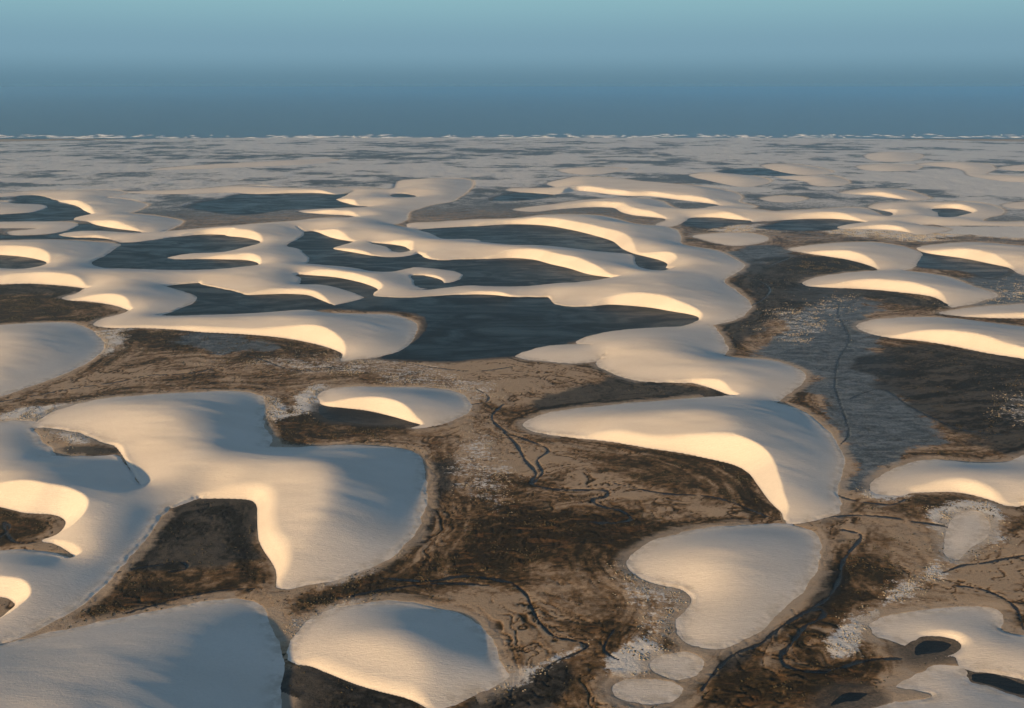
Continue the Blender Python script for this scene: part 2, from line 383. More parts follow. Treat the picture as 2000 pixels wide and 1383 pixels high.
sdD = np.full((NL, NT), -60.0); owner = np.full((NL, NT), -1, int)
gain = np.ones((NL, NT)) * .8
for k, p in enumerate(dpol):
    if not p.ok: continue
    sub = sdD[p.sl]; m = p.sd > sub
    sub[m] = p.sd[m]; owner[p.sl][m] = k
    gain[p.sl][p.sd > 0] = DUNES[k][1]
sdH = np.full((NL, NT), -200.0)
for p in hpol:
    sdH[p.sl] = np.maximum(sdH[p.sl], p.sd)
sdW = np.full((NL, NT), -60.0)
for p in wpol:
    sdW[p.sl] = np.maximum(sdW[p.sl], p.sd)
sdU = np.minimum(sdD, -sdH)
inside = sdU > 0

# active outline pieces -> distance to slip feet and to windward feet
BIG = 1e6
dS = np.full((NL, NT), BIG); dW = np.full((NL, NT), BIG); dB = np.full((NL, NT), BIG); dC = np.full((NL, NT), BIG)
def stamp(arr, a, b, reach):
    """distance (m) from one short outline piece, out to reach metres"""
    r = math.exp((a[1] + b[1]) / 2)
    pj, pi = reach / r / DT, reach / r / DL
    j0 = max(int((min(a[0], b[0]) + T0) / DT - pj), 0); j1 = min(int((max(a[0], b[0]) + T0) / DT + pj) + 2, NT)
    i0 = max(int((min(a[1], b[1]) - LL[0]) / DL - pi), 0); i1 = min(int((max(a[1], b[1]) - LL[0]) / DL + pi) + 2, NL)
    if j1 <= j0 or i1 <= i0: return
    d = b - a; L2 = max(d @ d, 1e-14)
    th = TH[None, j0:j1]; ll = LL[i0:i1, None]
    t = np.clip(((th - a[0]) * d[0] + (ll - a[1]) * d[1]) / L2, 0, 1)
    dd = np.hypot(th - a[0] - t * d[0], ll - a[1] - t * d[1]) * RR[i0:i1, None]
    s = arr[i0:i1, j0:j1]
    np.minimum(s, dd, out=s)
for kind, pols in (('d', dpol), ('h', hpol)):
    for k, p in enumerate(pols):
        if not p.ok: continue
        A = p.q; B = np.roll(A, -1, 0); M = (A + B) / 2
        act = np.ones(len(A), bool)
        if kind == 'd':
            for k2, p2 in enumerate(dpol):
                if k2 != k: act &= p2.inside_pts(M) < 1.0
            for p2 in hpol: act &= p2.inside_pts(M) < 1.0
        else:
            ins = np.zeros(len(A), bool)
            for p2 in dpol: ins |= p2.inside_pts(M) > 0
            act &= ins
        for a, b, t, ok in zip(A, B, p.t, act):
            if not ok: continue
            r = math.exp(a[1])
            if t == 's': stamp(dS, a, b, 110.0)
            elif t in 'bc': stamp(dS, a, b, 110.0); stamp(dB, a, b, 110.0); stamp(dC, a, b, 110.0) if t == 'c' else None
            elif t == 'w': stamp(dW, a, b, 90.0)
neu = (~inside) & (dS < dW)         # outside cells behind a slip foot reflect
# open ends ('n') reflect too
for p in dpol:
    A = p.q; B = np.roll(A, -1, 0)
    if 'n' in p.t:
        dN = np.full((NL, NT), BIG)
        for a, b, t in zip(A, B, p.t):
            if t == 'n': stamp(dN, a, b, 60.0)
        neu |= (~inside) & (dN < np.minimum(dW, dS))

# smooth distance from the windward feet (screened diffusion), free at the slip faces
def solve(step, u, iters):
    ins = inside[::step, ::step]; ne = neu[::step, ::step]
    P = lambda a, v: np.pad(a, 1, constant_values=v)
    wgt = P((~ne).astype(np.float32), 0)
    wi, wj = 1.0 / (DL * step) ** 2, 1.0 / (DT * step) ** 2
    W = [wgt[:-2, 1:-1] * wi, wgt[2:, 1:-1] * wi, wgt[1:-1, :-2] * wj, wgt[1:-1, 2:] * wj]
    den = sum(W); den[den == 0] = 1
    scr = (R2[::step, ::step] ** 2 / LAMB[::step, ::step] ** 2).astype(np.float32)
    den = den + scr
    ins32 = ins.astype(np.float32)
    cb = (np.add.outer(np.arange(ins.shape[0]), np.arange(ins.shape[1])) & 1).astype(np.float32)
    om = 1.7
    m0, m1 = ins32 * cb * om / den, ins32 * (1 - cb) * om / den
    m0 = m0.astype(np.float32); m1 = m1.astype(np.float32); den = den.astype(np.float32)
    W = [w.astype(np.float32) for w in W]
    u = np.where(ins, u, 1).astype(np.float32)
    pu = np.pad(u, 1, mode='edge')
    for it in range(iters):
        for m in (m0, m1):
            s = W[0] * pu[:-2, 1:-1]; s += W[1] * pu[2:, 1:-1]; s += W[2] * pu[1:-1, :-2]; s += W[3] * pu[1:-1, 2:]
            s -= den * pu[1:-1, 1:-1]; s *= m
            pu[1:-1, 1:-1] += s
    return pu[1:-1, 1:-1]
def upsample(a, shape):
    ii = np.linspace(0, a.shape[0] - 1, shape[0]) if shape[0] > 1 else np.zeros(1)
    ii = np.minimum(np.arange(shape[0]) * .5, a.shape[0] - 1); jj = np.minimum(np.arange(shape[1]) * .5, a.shape[1] - 1)
    i0 = ii.astype(int); j0 = jj.astype(int); i1 = np.minimum(i0 + 1, a.shape[0] - 1); j1 = np.minimum(j0 + 1, a.shape[1] - 1)
    fi = (ii - i0)[:, None]; fj = (jj - j0)[None]
    return (a[i0][:, j0] * (1 - fj) + a[i0][:, j1] * fj) * (1 - fi) + (a[i1][:, j0] * (1 - fj) + a[i1][:, j1] * fj) * fi
LAMB = np.clip(.020 * R2, 16.0, 34.0)
u = np.full(inside[::8, ::8].shape, .2, np.float32)
for step, its in ((8, 160), (4, 70), (2, 40)):
    if step != 8: u = upsample(u, inside[::step, ::step].shape)
    u = solve(step, u, its)
U = -LAMB * np.log(np.clip(upsample(u, (NL, NT)), 1e-9, 1))

gain = blur(gain, 25) * (1 - .20 * smoothstep(900, 1500, R2)) * (1 + .16 * smoothstep(1000, 750, R2))
HS = 30.0
def smin(a, b, k):
    h = np.clip(.5 + .5 * (b - a) / k, 0, 1)
    return b * (1 - h) + a * h - k * h * (1 - h)
U = smin(U, 90.0 + .75 * np.minimum(dS, 120), 20.0)    # slip faces of limited height, the body rising gently behind the brink
U = np.maximum(smin(U, 24.0 + .8 * np.minimum(dB, 120), 10.0), 0)
U = np.maximum(smin(U, 9.0 + .8 * np.minimum(dC, 120), 6.0), 0)
SW = .215                                      # windward gradient
hw = SW * (np.sqrt(U ** 2 + 3.5 ** 2) - 3.5) * gain
hw = HS * np.tanh(hw / HS)
Ub = blur(U[::3, ::3], 4)
gl_, gt_ = np.gradient(Ub, DL * 3, DT * 3)
away_cos = np.clip(-gl_ / (np.hypot(gl_, gt_) + 1e-3), 0, 1)
away_cos = blur(away_cos, 6)
ii_ = np.minimum(np.arange(NL) // 3, away_cos.shape[0] - 1); jj_ = np.minimum(np.arange(NT) // 3, away_cos.shape[1] - 1)
away_cos = blur(away_cos[ii_][:, jj_], 4)
capm = np.minimum(.85 * HC / R2 / np.maximum(away_cos, .55), .32)     # backs stay gentle where they face the plain
hw = np.where(dW < 89, smin(hw, capm * np.minimum(dW, 90.0), 2.5), hw)
# rounded bodies: masked smoothing (about 7 m) that leaves the free slip edges alone
S4 = 3
wt = (~neu).astype(float)[::S4, ::S4]
hq = np.where(inside, hw, 0)[::S4, ::S4]
num, dn = hq * wt, wt.copy()
acc = np.zeros_like(hq); rq = R2[::S4, ::S4]
prev = hq
passes = 0
for n_target, r_hi in ((3, 1e9), (6, 1900.), (12, 1100.)):
    k = n_target - passes
    num, dn = blur(num, k), blur(dn, k); passes = n_target
    cur = num / np.maximum(dn, 1e-3)
    prev = np.where(rq < r_hi, cur, prev) if r_hi < 1e8 else cur
    if r_hi < 1e8:
        t = smoothstep(r_hi, r_hi * .75, rq); prev = last * (1 - t) + cur * t
    last = prev
hq = prev
def upn(a, shape, k):
    ii = np.minimum(np.arange(shape[0]) / k, a.shape[0] - 1.001); jj = np.minimum(np.arange(shape[1]) / k, a.shape[1] - 1.001)
    i0 = ii.astype(int); j0 = jj.astype(int); fi = (ii - i0)[:, None]; fj = (jj - j0)[None]
    return (a[i0][:, j0] * (1 - fj) + a[i0][:, j0 + 1] * fj) * (1 - fi) + (a[i0 + 1][:, j0] * (1 - fj) + a[i0 + 1][:, j0 + 1] * fj) * fi
hw = blur(upn(hq, (NL, NT), S4), 3)
# wind-shaped undulation along the wind (roughly left-right)
ca, sa = math.cos(math.radians(-18)), math.sin(math.radians(-18))
xr = X2 * ca + Y2 * sa; yr = -X2 * sa + Y2 * ca
und = vnoise(xr / 95, yr / 38, 3, 3) * 1.0 + vnoise(xr / 34 + 9, yr / 7, 5, 2) * .05
hw += und * smoothstep(2.0, 9.0, hw) * .8
hs = math.tan(math.radians(32)) * dS
hh = smin(hw, hs, np.where(dB < 70, 2.0, .28))
rag = (vnoise(X2 / 16, Y2 / 16, 91, 4, .6) * 2.6 + .0012 * R2 * vnoise(X2 / 30, Y2 / 40, 92, 3)) * (dW < dS)
sdU = sdU + rag
inside = sdU > 0
edge = np.clip(sdU / np.maximum(2.5, .003 * R2), 0, 1)
hh = np.where(inside, np.maximum(hh, .02) * np.where(dS < dW, 1, edge), 0)
print('max height', hh.max())

# ------------------------------------------------------------------ ground relief and marks
def zone(list_, soft_px=1.0, amp=1.0):
    """soft 0..1 field from outlines, edges roughened with noise"""
    out = np.zeros((NL, NT))
    for s in list_:
        p = Poly(s, pad=30, n=3)
        if not p.ok: continue
        x, y, r = X2[p.sl], Y2[p.sl], R2[p.sl]
        w = .022 * r * soft_px
        v = p.sd + amp * w * 1.1 * vnoise(x / 38, y / 38, 11, 4)
        out[p.sl] = np.maximum(out[p.sl], smoothstep(-w, w, v))
    return out
Z_DARK = zone([
 '1030 806 1110 765 1190 740 1300 745 1440 772 1380 782 1200 795',
 '1690 700 1760 672 1860 676 2100 710 2100 870 1940 880 1840 830 1760 780 1690 750',
 '1430 545 1500 505 1600 500 1700 512 1715 530 1600 545 1640 580 1600 600 1500 640 1425 690 1400 640 1470 600',
 '1620 560 1740 572 1850 590 1850 602 1740 592 1640 578',
 '556 1310 600 1300 700 1330 840 1386 860 1420 560 1430',
 '900 1390 1000 1330 1100 1290 1120 1330 1040 1400',
 '834 940 840 905 872 900 875 960 860 1020 800 1080 822 1020',
 '290 1030 345 982 400 975 490 978 505 1000 508 1060 530 1095 420 1112 320 1120 240 1115',
 '-90 560 60 556 172 566 150 580 60 575 -90 580',
 '1560 1200 1600 1160 1640 1060 1660 1100 1620 1190 1500 1260 1400 1320 1380 1310 1480 1240',
 '100 878 160 868 205 874 233 883 190 892 130 892',
])
Z_BROWN = zone([
 '1240 880 1330 884 1450 915 1500 975 1520 1000 1420 990 1280 960 1180 910',
 '960 1010 1100 1010 1250 1010 1330 1040 1200 1110 1050 1100 940 1080 900 1040',
 '1640 1060 1760 1050 1740 1150 1700 1200 1600 1210 1610 1150',
 '1650 1000 1740 975 1880 965 1920 985 1850 1020 1700 1010',
 '230 645 400 650 560 664 665 690 600 700 400 690 300 680 240 660',
 '60 1235 200 1160 300 1115 420 1112 535 1100 540 1135 400 1180 200 1220',
 '640 1150 760 1110 900 1080 1000 1080 1020 1150 800 1160 660 1190 560 1200',
 '1330 640 1450 690 1420 650', '520 790 620 800 800 835 760 855 560 860',
 '-90 585 120 585 190 605 150 630 -90 640', '-90 985 120 1010 120 1035 -90 1060',
 '1560 500 1700 510 1700 530 1560 530', '1560 395 1700 384 1800 395 1690 402 1600 408',
 '1400 1330 1600 1300 1750 1290 1720 1330 1560 1370 1400 1400',
])
Z_GREY = zone([
 '1470 705 1540 640 1570 560 1690 570 1700 640 1725 700 1775 780 1830 850 1770 900 1690 955 1655 955 1655 900 1630 840 1590 780 1575 730',
 '1390 500 1500 480 1560 500 1440 540', '1850 560 1980 530 2100 540 2100 600 1900 600',
 '350 650 460 660 560 680 480 690 370 680',
])
Z_TAN = zone([
 '880 850 960 830 1050 870 1200 930 1350 970 1530 1010 1590 1030 1500 1025 1300 985 1150 960 1030 930 900 900',
 '540 1145 640 1140 580 1170 545 1210', '900 1150 1060 1180 1130 1260 1080 1290 1000 1310 970 1270 900 1190',
 '1590 1030 1640 1010 1690 990 1640 1040 1620 1120 1560 1200 1480 1250 1380 1310 1330 1400 1300 1420 1380 1270 1540 1190 1600 1110',
 '1640 1190 1800 1150 1950 1170 1990 1200 1900 1190 1700 1210', '850 1060 890 950 900 880 930 880 900 980 840 1080 780 1100',
 '0 780 150 735 300 720 330 745 150 765 0 800', '1840 1110 2100 1090 2100 1180 1850 1150', '1700 1370 1830 1350 1740 1345 1880 1290 1760 1330',
 '860 690 1000 700 1140 720 1100 790 1000 790 940 770 850 730', '1640 960 1700 930 1720 970 1660 985'
])
Z_HUM = zone([
 '1630 1290 1600 1260 1700 1180 1790 1120 1830 1090 1850 1110 1760 1180 1700 1240 1680 1280',
 '20 800 130 790 250 775 200 800 100 830 0 830',
 '1830 1000 1930 985 1965 1010 1940 1070 1860 1110 1825 1090', '1690 970 1780 962 1770 972 1720 976',
 '660 1120 740 1080 790 1080 700 1130 620 1150', '980 1330 1110 1270 1150 1250 1140 1270 1060 1310 990 1345',
 '560 1240 640 1190 700 1175 640 1205 570 1260', '580 770 630 750 620 800 580 810', '185 640 240 650 230 690 200 690',
 '90 840 170 842 180 868 120 870', '1180 1290 1260 1250 1290 1280 1230 1330 1180 1320',
 '1600 450 1900 440 2100 445 2100 470 1900 462 1800 470', '1700 340 1900 335 2100 350 2100 375 1800 365',
 '520 772 560 775 520 860 530 830', '1400 445 1480 435 1500 450 1420 455',
])
Z_HUM = np.maximum(Z_HUM, .50 * zone(['1480 640 1560 590 1650 580 1640 640 1560 670', '1200 1110 1240 1100 1340 1150 1345 1190 1310 1240 1250 1260 1220 1200',
 '1880 590 1950 550 2100 540 2100 580', '1980 770 2100 730 2100 800 1985 830', '400 700 700 690 900 720 1000 760 900 800 700 740 500 730', '880 850 960 820 1000 900 960 1000 900 960'], 1.6))
Z_GREY = np.maximum(Z_GREY, .45 * smoothstep(1500, 2300, R2) + .5 * smoothstep(2300, 3000, R2))  # ground colour greyed with distance: haze painted into it
# far plain turns into a speckled scrub
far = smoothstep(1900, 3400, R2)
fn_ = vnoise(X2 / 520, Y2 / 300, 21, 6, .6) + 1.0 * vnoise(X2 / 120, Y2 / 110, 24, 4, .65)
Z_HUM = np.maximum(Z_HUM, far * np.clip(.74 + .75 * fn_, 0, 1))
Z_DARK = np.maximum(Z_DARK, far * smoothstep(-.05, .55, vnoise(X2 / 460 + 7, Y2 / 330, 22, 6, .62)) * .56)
CREEKS = [  # (width m, course)
 (2.6, '985 845 1010 870 1030 900 1050 925 1040 945 1075 955 1120 958 1165 958 1188 960 1185 970 1160 975 1165 985 1190 993 1215 1000 1232 1015 1200 1022 1150 1020'),
 (2.0, '1040 945 1060 925 1050 900 1070 880 1030 860 990 845 960 815 985 790'),
 (2.2, '1590 1015 1620 1010 1660 1008 1720 1010 1790 1020 1850 1030 1880 1040'),
 (2.2, '1645 1035 1680 1045 1660 1075 1645 1100 1640 1130 1620 1165 1590 1185 1545 1210 1510 1235 1490 1255 1440 1275 1400 1310 1370 1350'),
 (2.6, '1560 1200 1600 1190 1610 1200 1570 1225 1545 1260 1525 1285 1540 1305 1580 1313 1640 1305 1690 1290 1760 1288'),
 (1.8, '1840 1120 1880 1105 1920 1100 2000 1085 2100 1080'), (1.6, '1870 1145 1910 1150 1960 1170 1985 1190 2000 1230'),
 (1.6, '1000 1140 1030 1165 1040 1190 1060 1225 1085 1245 1120 1252 1148 1262 1130 1275 1090 1290 1070 1305'),
 (3.0, '760 1130 840 1135 910 1125 980 1135 1000 1140'), (2.4, '660 1170 760 1150 870 1140 960 1145'),
 (1.6, '0 785 60 775 140 760 240 745 290 735 370 730 420 720'),
 (1.4, '400 690 480 695 560 720 620 725 680 715'),
 (.9, '1640 870 1655 850 1650 820 1640 790 1630 750 1640 700 1660 660 1640 620 1640 590'),
 (1.8, '1660 780 1720 760 1770 790 1830 820 1880 840 1960 850'),
 (1.5, '930 760 955 775 950 785 920 790'), 
 (2.0, '1625 960 1640 970 1680 980 1740 985 1770 975'), (1.6, '1500 520 1560 500 1600 495 1700 520'),
 (1.8, '1430 530 1500 560 1480 590 1430 610'), (1.5, '240 1200 330 1175 420 1155 500 1150'),
 (1.6, '230 1118 300 1105 360 1100 365 1112 330 1118'), (1.4, '1200 1230 1180 1270 1210 1290'),
 (2.0, '1500 1010 1440 985 1380 970 1300 965 1200 945'), (1.6, '0 1050 20 1030 5 1020 30 1060 70 1060'),
 (1.6, '770 705 860 720 930 725 1010 715'), (1.5, '1390 690 1440 710 1560 720'),
]
CK = np.zeros((NL, NT))
courses = []
for wdt, s in CREEKS:
    pts, typ = parse(s)
    q, t = smooth_poly(pts, typ, 8, closed=False)
    g = np.cumsum(rng.normal(0, 1, (len(q), 2)), 0); g = (g - np.linspace(0, 1, len(q))[:, None] * g[-1]) * .00022
    courses.append((wdt * .42, q + g))
for wdt, q in list(courses):                      # side branches
    for _ in range(0):
        k = random.randrange(1, len(q) - 1)
        d = q[k] - q[k - 1]; a = math.atan2(d[1], d[0]) + random.choice((-1, 1)) * random.uniform(.4, 1.2)
        p = q[k].copy(); st = 3.0 / math.exp(p[1]); path = [p.copy()]
        for j in range(random.randint(5, 16)):
            a += random.gauss(0, .6); p = p + st * np.array([math.cos(a), math.sin(a)]); path.append(p.copy())
        courses.append((wdt * random.uniform(.15, .3), np.array(path)))
for wdt, q in courses:
    n = len(q) - 1
    ph = random.uniform(0, 9)
    for k, (a, b) in enumerate(zip(q[:-1], q[1:])):
        w = wdt * (1 + .55 * math.sin(k * .6 + ph) + .3 * math.sin(k * 1.7 + 2 * ph)) * min(1, (n - k + 1.5) / 6) * min(1, (k + 2) / 4)
        w = max(w, .12); r = math.exp((a[1] + b[1]) / 2); reach = w * 3 + .002 * r
        pj, pi = reach / r / DT, reach / r / DL
        j0 = max(int((min(a[0], b[0]) + T0) / DT - pj), 0); j1 = min(int((max(a[0], b[0]) + T0) / DT + pj) + 2, NT)
        i0 = max(int((min(a[1], b[1]) - LL[0]) / DL - pi), 0); i1 = min(int((max(a[1], b[1]) - LL[0]) / DL + pi) + 2, NL)
        if j1 <= j0 or i1 <= i0: continue
        d = b - a; th = TH[None, j0:j1]; ll = LL[i0:i1, None]
        t = np.clip(((th - a[0]) * d[0] + (ll - a[1]) * d[1]) / max(d @ d, 1e-14), 0, 1)
        dd = np.hypot(th - a[0] - t * d[0], ll - a[1] - t * d[1]) * RR[i0:i1, None]
        v = CK[i0:i1, j0:j1]
        np.maximum(v, 1 - smoothstep(w * .5, w * 1.1 + .0007 * r, dd), out=v)

# smooth distance away from the dunes: ground streaks run parallel to the dune feet
def away():
    u = None
    for step in (16, 8, 4):
        src = (sdU > 0)[::step, ::step]
        scr = (R2[::step, ::step] / 32.0) ** 2
        wi, wj = 1 / (DL * step) ** 2, 1 / (DT * step) ** 2
        den = 2 * wi + 2 * wj + scr
        u = np.where(src, 1.0, .1) if u is None else np.where(src, 1.0, upsample(u, src.shape))
        for it in range(60):
            p = np.pad(u, 1, mode='edge')
            u = np.where(src, 1.0, ((p[:-2, 1:-1] + p[2:, 1:-1]) * wi + (p[1:-1, :-2] + p[1:-1, 2:]) * wj) / den)
    return blur(upn(-32.0 * np.log(np.clip(u, 1e-6, 1)), (NL, NT), 4), 3)
AW = away()
wx = vnoise(X2 / 55, Y2 / 55, 71, 4) * 26; wy = vnoise(X2 / 55 + 31, Y2 / 55, 72, 4) * 26
along = (X2 * .9 + Y2 * .35 + wx)
fl1 = vnoise((AW + .35 * wy) / 7.5, along / 75, 73, 4, .55)
fl2 = vnoise((Y2 - .28 * X2 + wy * .8) / 11, (X2 + wx) / 60, 74, 4, .55)
mixw = smoothstep(75, 18, AW)
FLOW = fl1 * mixw + fl2 * (1 - mixw)
FLF = vnoise((AW + .5 * wy) / 2.6, along / 26, 79, 3, .6) * mixw + vnoise((Y2 - .28 * X2 + wy * .9) / 3.0, (X2 + wx) / 24, 80, 3, .6) * (1 - mixw)
FBM = vnoise((X2 + wx * 1.5) / 70, (Y2 + wy * 1.5) / 45, 75, 5, .55)
FINE = vnoise(X2 / 3.2, Y2 / 3.2, 76, 3, .6)
rid = np.abs(vnoise((X2 + wx * 1.3) / 30, (Y2 + wy * 1.3) / 17, 77, 4, .5))
RID = (1 - smoothstep(.0, .055, rid)) * smoothstep(-.35, .05, FBM)
rid2 = np.abs(vnoise((X2 + wx) / 12 + 4, (Y2 + wy) / 8, 78, 3, .5))
RID = np.maximum(RID, .9 * (1 - smoothstep(0, .075, rid2)) * smoothstep(-.2, .2, FLOW + .3 * FBM))
TONE = .38 + .66 * FLOW + .42 * FBM + .55 * FLF + .42 * FINE            # 0 pale tan .. 1 dark growth
TONE += .48 * Z_BROWN + .30 * Z_DARK - .42 * Z_TAN - .25 * Z_HUM
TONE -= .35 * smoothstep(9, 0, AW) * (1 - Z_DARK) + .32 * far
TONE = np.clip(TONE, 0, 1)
rid3 = np.abs(vnoise((AW + .9 * wy) / 13, along / 110, 84, 3, .5) * mixw + vnoise((Y2 - .28 * X2 + wy * 1.4) / 15, (X2 + wx) / 70, 85, 3, .5) * (1 - mixw))
RID = np.maximum(RID, .95 * (1 - smoothstep(0, .05, rid3)) * smoothstep(-.4, .1, FBM))
RID *= (1 - .8 * Z_HUM) * (1 - .6 * far)

print('zones done')
flat = np.clip(1 - np.maximum(Z_GREY * .6 * (1 - far), Z_TAN * .75), .12, 1)
sdW = sdW + 5.0 * vnoise(X2 / 22, Y2 / 22, 44, 4) * (sdW > -59)
n1 = vnoise(X2 / 24, Y2 / 24, 41, 3)
n2 = vnoise(X2 / 7, Y2 / 7, 42, 2)
gz = .55 + flat * (.30 * n1 + .16 * n2 + .45 * (.5 - TONE) * -.4 - .30 * FLOW) - .55 * RID + Z_HUM * (.35 * np.maximum(n2, 0) + rng.normal(0, .07, (NL, NT)))
gz += far * smoothstep(-1, -14, sdW) * (1.3 + 1.5 * vnoise(X2 / 48, Y2 / 70, 81, 3) + .35 * rng.normal(0, .5, (NL, NT)))
gz = np.maximum(gz, .05) - .55 * CK
wet = smoothstep(-6, 6, sdW)
gz = gz * (1 - smoothstep(-14, -1, sdW)) + (.22 * (1 - smoothstep(-14, 0, sdW))) * smoothstep(-14, -1, sdW)
gz = np.where(sdW > -3, np.minimum(gz, np.clip(-sdW * .07, -1.2, .3)), gz)

foot = smoothstep(-16, 0, sdD)                      # blown sand fans out round the dune feet
base = gz * (1 - .6 * smoothstep(-10, 0, sdU) * (sdW < -2))
ZZ = base * (1 - smoothstep(0, 6, sdU)) + hh
skirt = sdU < 0
# ------------------------------------------------------------------ materials
def mat(name):
    m = bpy.data.materials.new(name); m.use_nodes = True
    nt = m.node_tree; nt.nodes.clear()
    out = nt.nodes.new('ShaderNodeOutputMaterial'); b = nt.nodes.new('ShaderNodeBsdfPrincipled')
    nt.links.new(b.outputs[0], out.inputs[0])
    return m, nt, b
def N(nt, t, **kw):
    n = nt.nodes.new(t)
    for k, v in kw.items(): setattr(n, k, v)
    return n
def noise(nt, vec, scale, detail=4, rough=.55, dist=0.0):
    n = N(nt, 'ShaderNodeTexNoise'); n.inputs['Scale'].default_value = scale; n.inputs['Detail'].default_value = detail
    n.inputs['Roughness'].default_value = rough; n.inputs['Distortion'].default_value = dist
    nt.links.new(vec, n.inputs['Vector']); return n.outputs['Fac']
def maprange(nt, val, a, b, c=0.0, d=1.0, smooth=True):
    n = N(nt, 'ShaderNodeMapRange'); n.interpolation_type = 'SMOOTHSTEP' if smooth else 'LINEAR'
    for nm, v in (('From Min', a), ('From Max', b), ('To Min', c), ('To Max', d)): n.inputs[nm].default_value = v
    nt.links.new(val, n.inputs['Value']); return n.outputs[0]
def mathn(nt, op, a, b=None):
    n = N(nt, 'ShaderNodeMath', operation=op)
    for k, v in enumerate((a, b)):
        if v is None: continue
        if isinstance(v, (int, float)): n.inputs[k].default_value = v
        else: nt.links.new(v, n.inputs[k])
    return n.outputs[0]
def mixc(nt, fac, a, b, mode='MIX'):
    n = N(nt, 'ShaderNodeMix', data_type='RGBA', blend_type=mode)
    for key, v in (('Factor', fac), ('A', a), ('B', b)):
        if isinstance(v, (int, float)): n.inputs[key].default_value = v
        elif isinstance(v, tuple): n.inputs[key].default_value = (*v, 1)
        else: nt.links.new(v, n.inputs[key])
    return n.outputs['Result']
def position(nt):
    return N(nt, 'ShaderNodeNewGeometry').outputs['Position']
def scaled(nt, vec, s):
    n = N(nt, 'ShaderNodeMapping'); n.inputs['Scale'].default_value = s; nt.links.new(vec, n.inputs['Vector']); return n.outputs[0]
def bump(nt, bsdf, h, strength, dist):
    n = N(nt, 'ShaderNodeBump'); n.inputs['Strength'].default_value = strength; n.inputs['Distance'].default_value = dist
    nt.links.new(h, n.inputs['Height']); nt.links.new(n.outputs[0], bsdf.inputs['Normal'])

def sand_material():
    m, nt, b = mat('pale_sand')
    pos = position(nt)
    big = noise(nt, scaled(nt, pos, (.012, .02, .02)), 1.0, 3)
    c = mixc(nt, maprange(nt, big, .3, .7), (.64, .585, .515), (.70, .645, .575))
    fine = noise(nt, pos, .6, 5, .7)
    c = mixc(nt, maprange(nt, fine, .35, .75, 0, .25), c, (.51, .46, .40))
    at = N(nt, 'ShaderNodeAttribute', attribute_name='foot')
    fn = noise(nt, pos, .12, 6, .65)
    k = mathn(nt, 'MULTIPLY', at.outputs['Fac'], maprange(nt, fn, .40, .62))
    c = mixc(nt, mathn(nt, 'MULTIPLY', k, .6), c, (.40, .345, .275))
    nt.links.new(c, b.inputs['Base Color']); b.inputs['Roughness'].default_value = .95
    b.inputs['Specular IOR Level'].default_value = .1
    rip = noise(nt, scaled(nt, pos, (.25, .9, .5)), 1.0, 5, .65, .4)
    gr = noise(nt, pos, 1.1, 4, .8)
    wv_ = noise(nt, scaled(nt, pos, (.045, .22, .2)), 1.0, 5, .6, .6)
    rip = mathn(nt, 'ADD', rip, mathn(nt, 'MULTIPLY', wv_, .7))
    bump(nt, b, mathn(nt, 'ADD', rip, mathn(nt, 'MULTIPLY', gr, .55)), .5, .42)
    return m
M_SAND = sand_material()

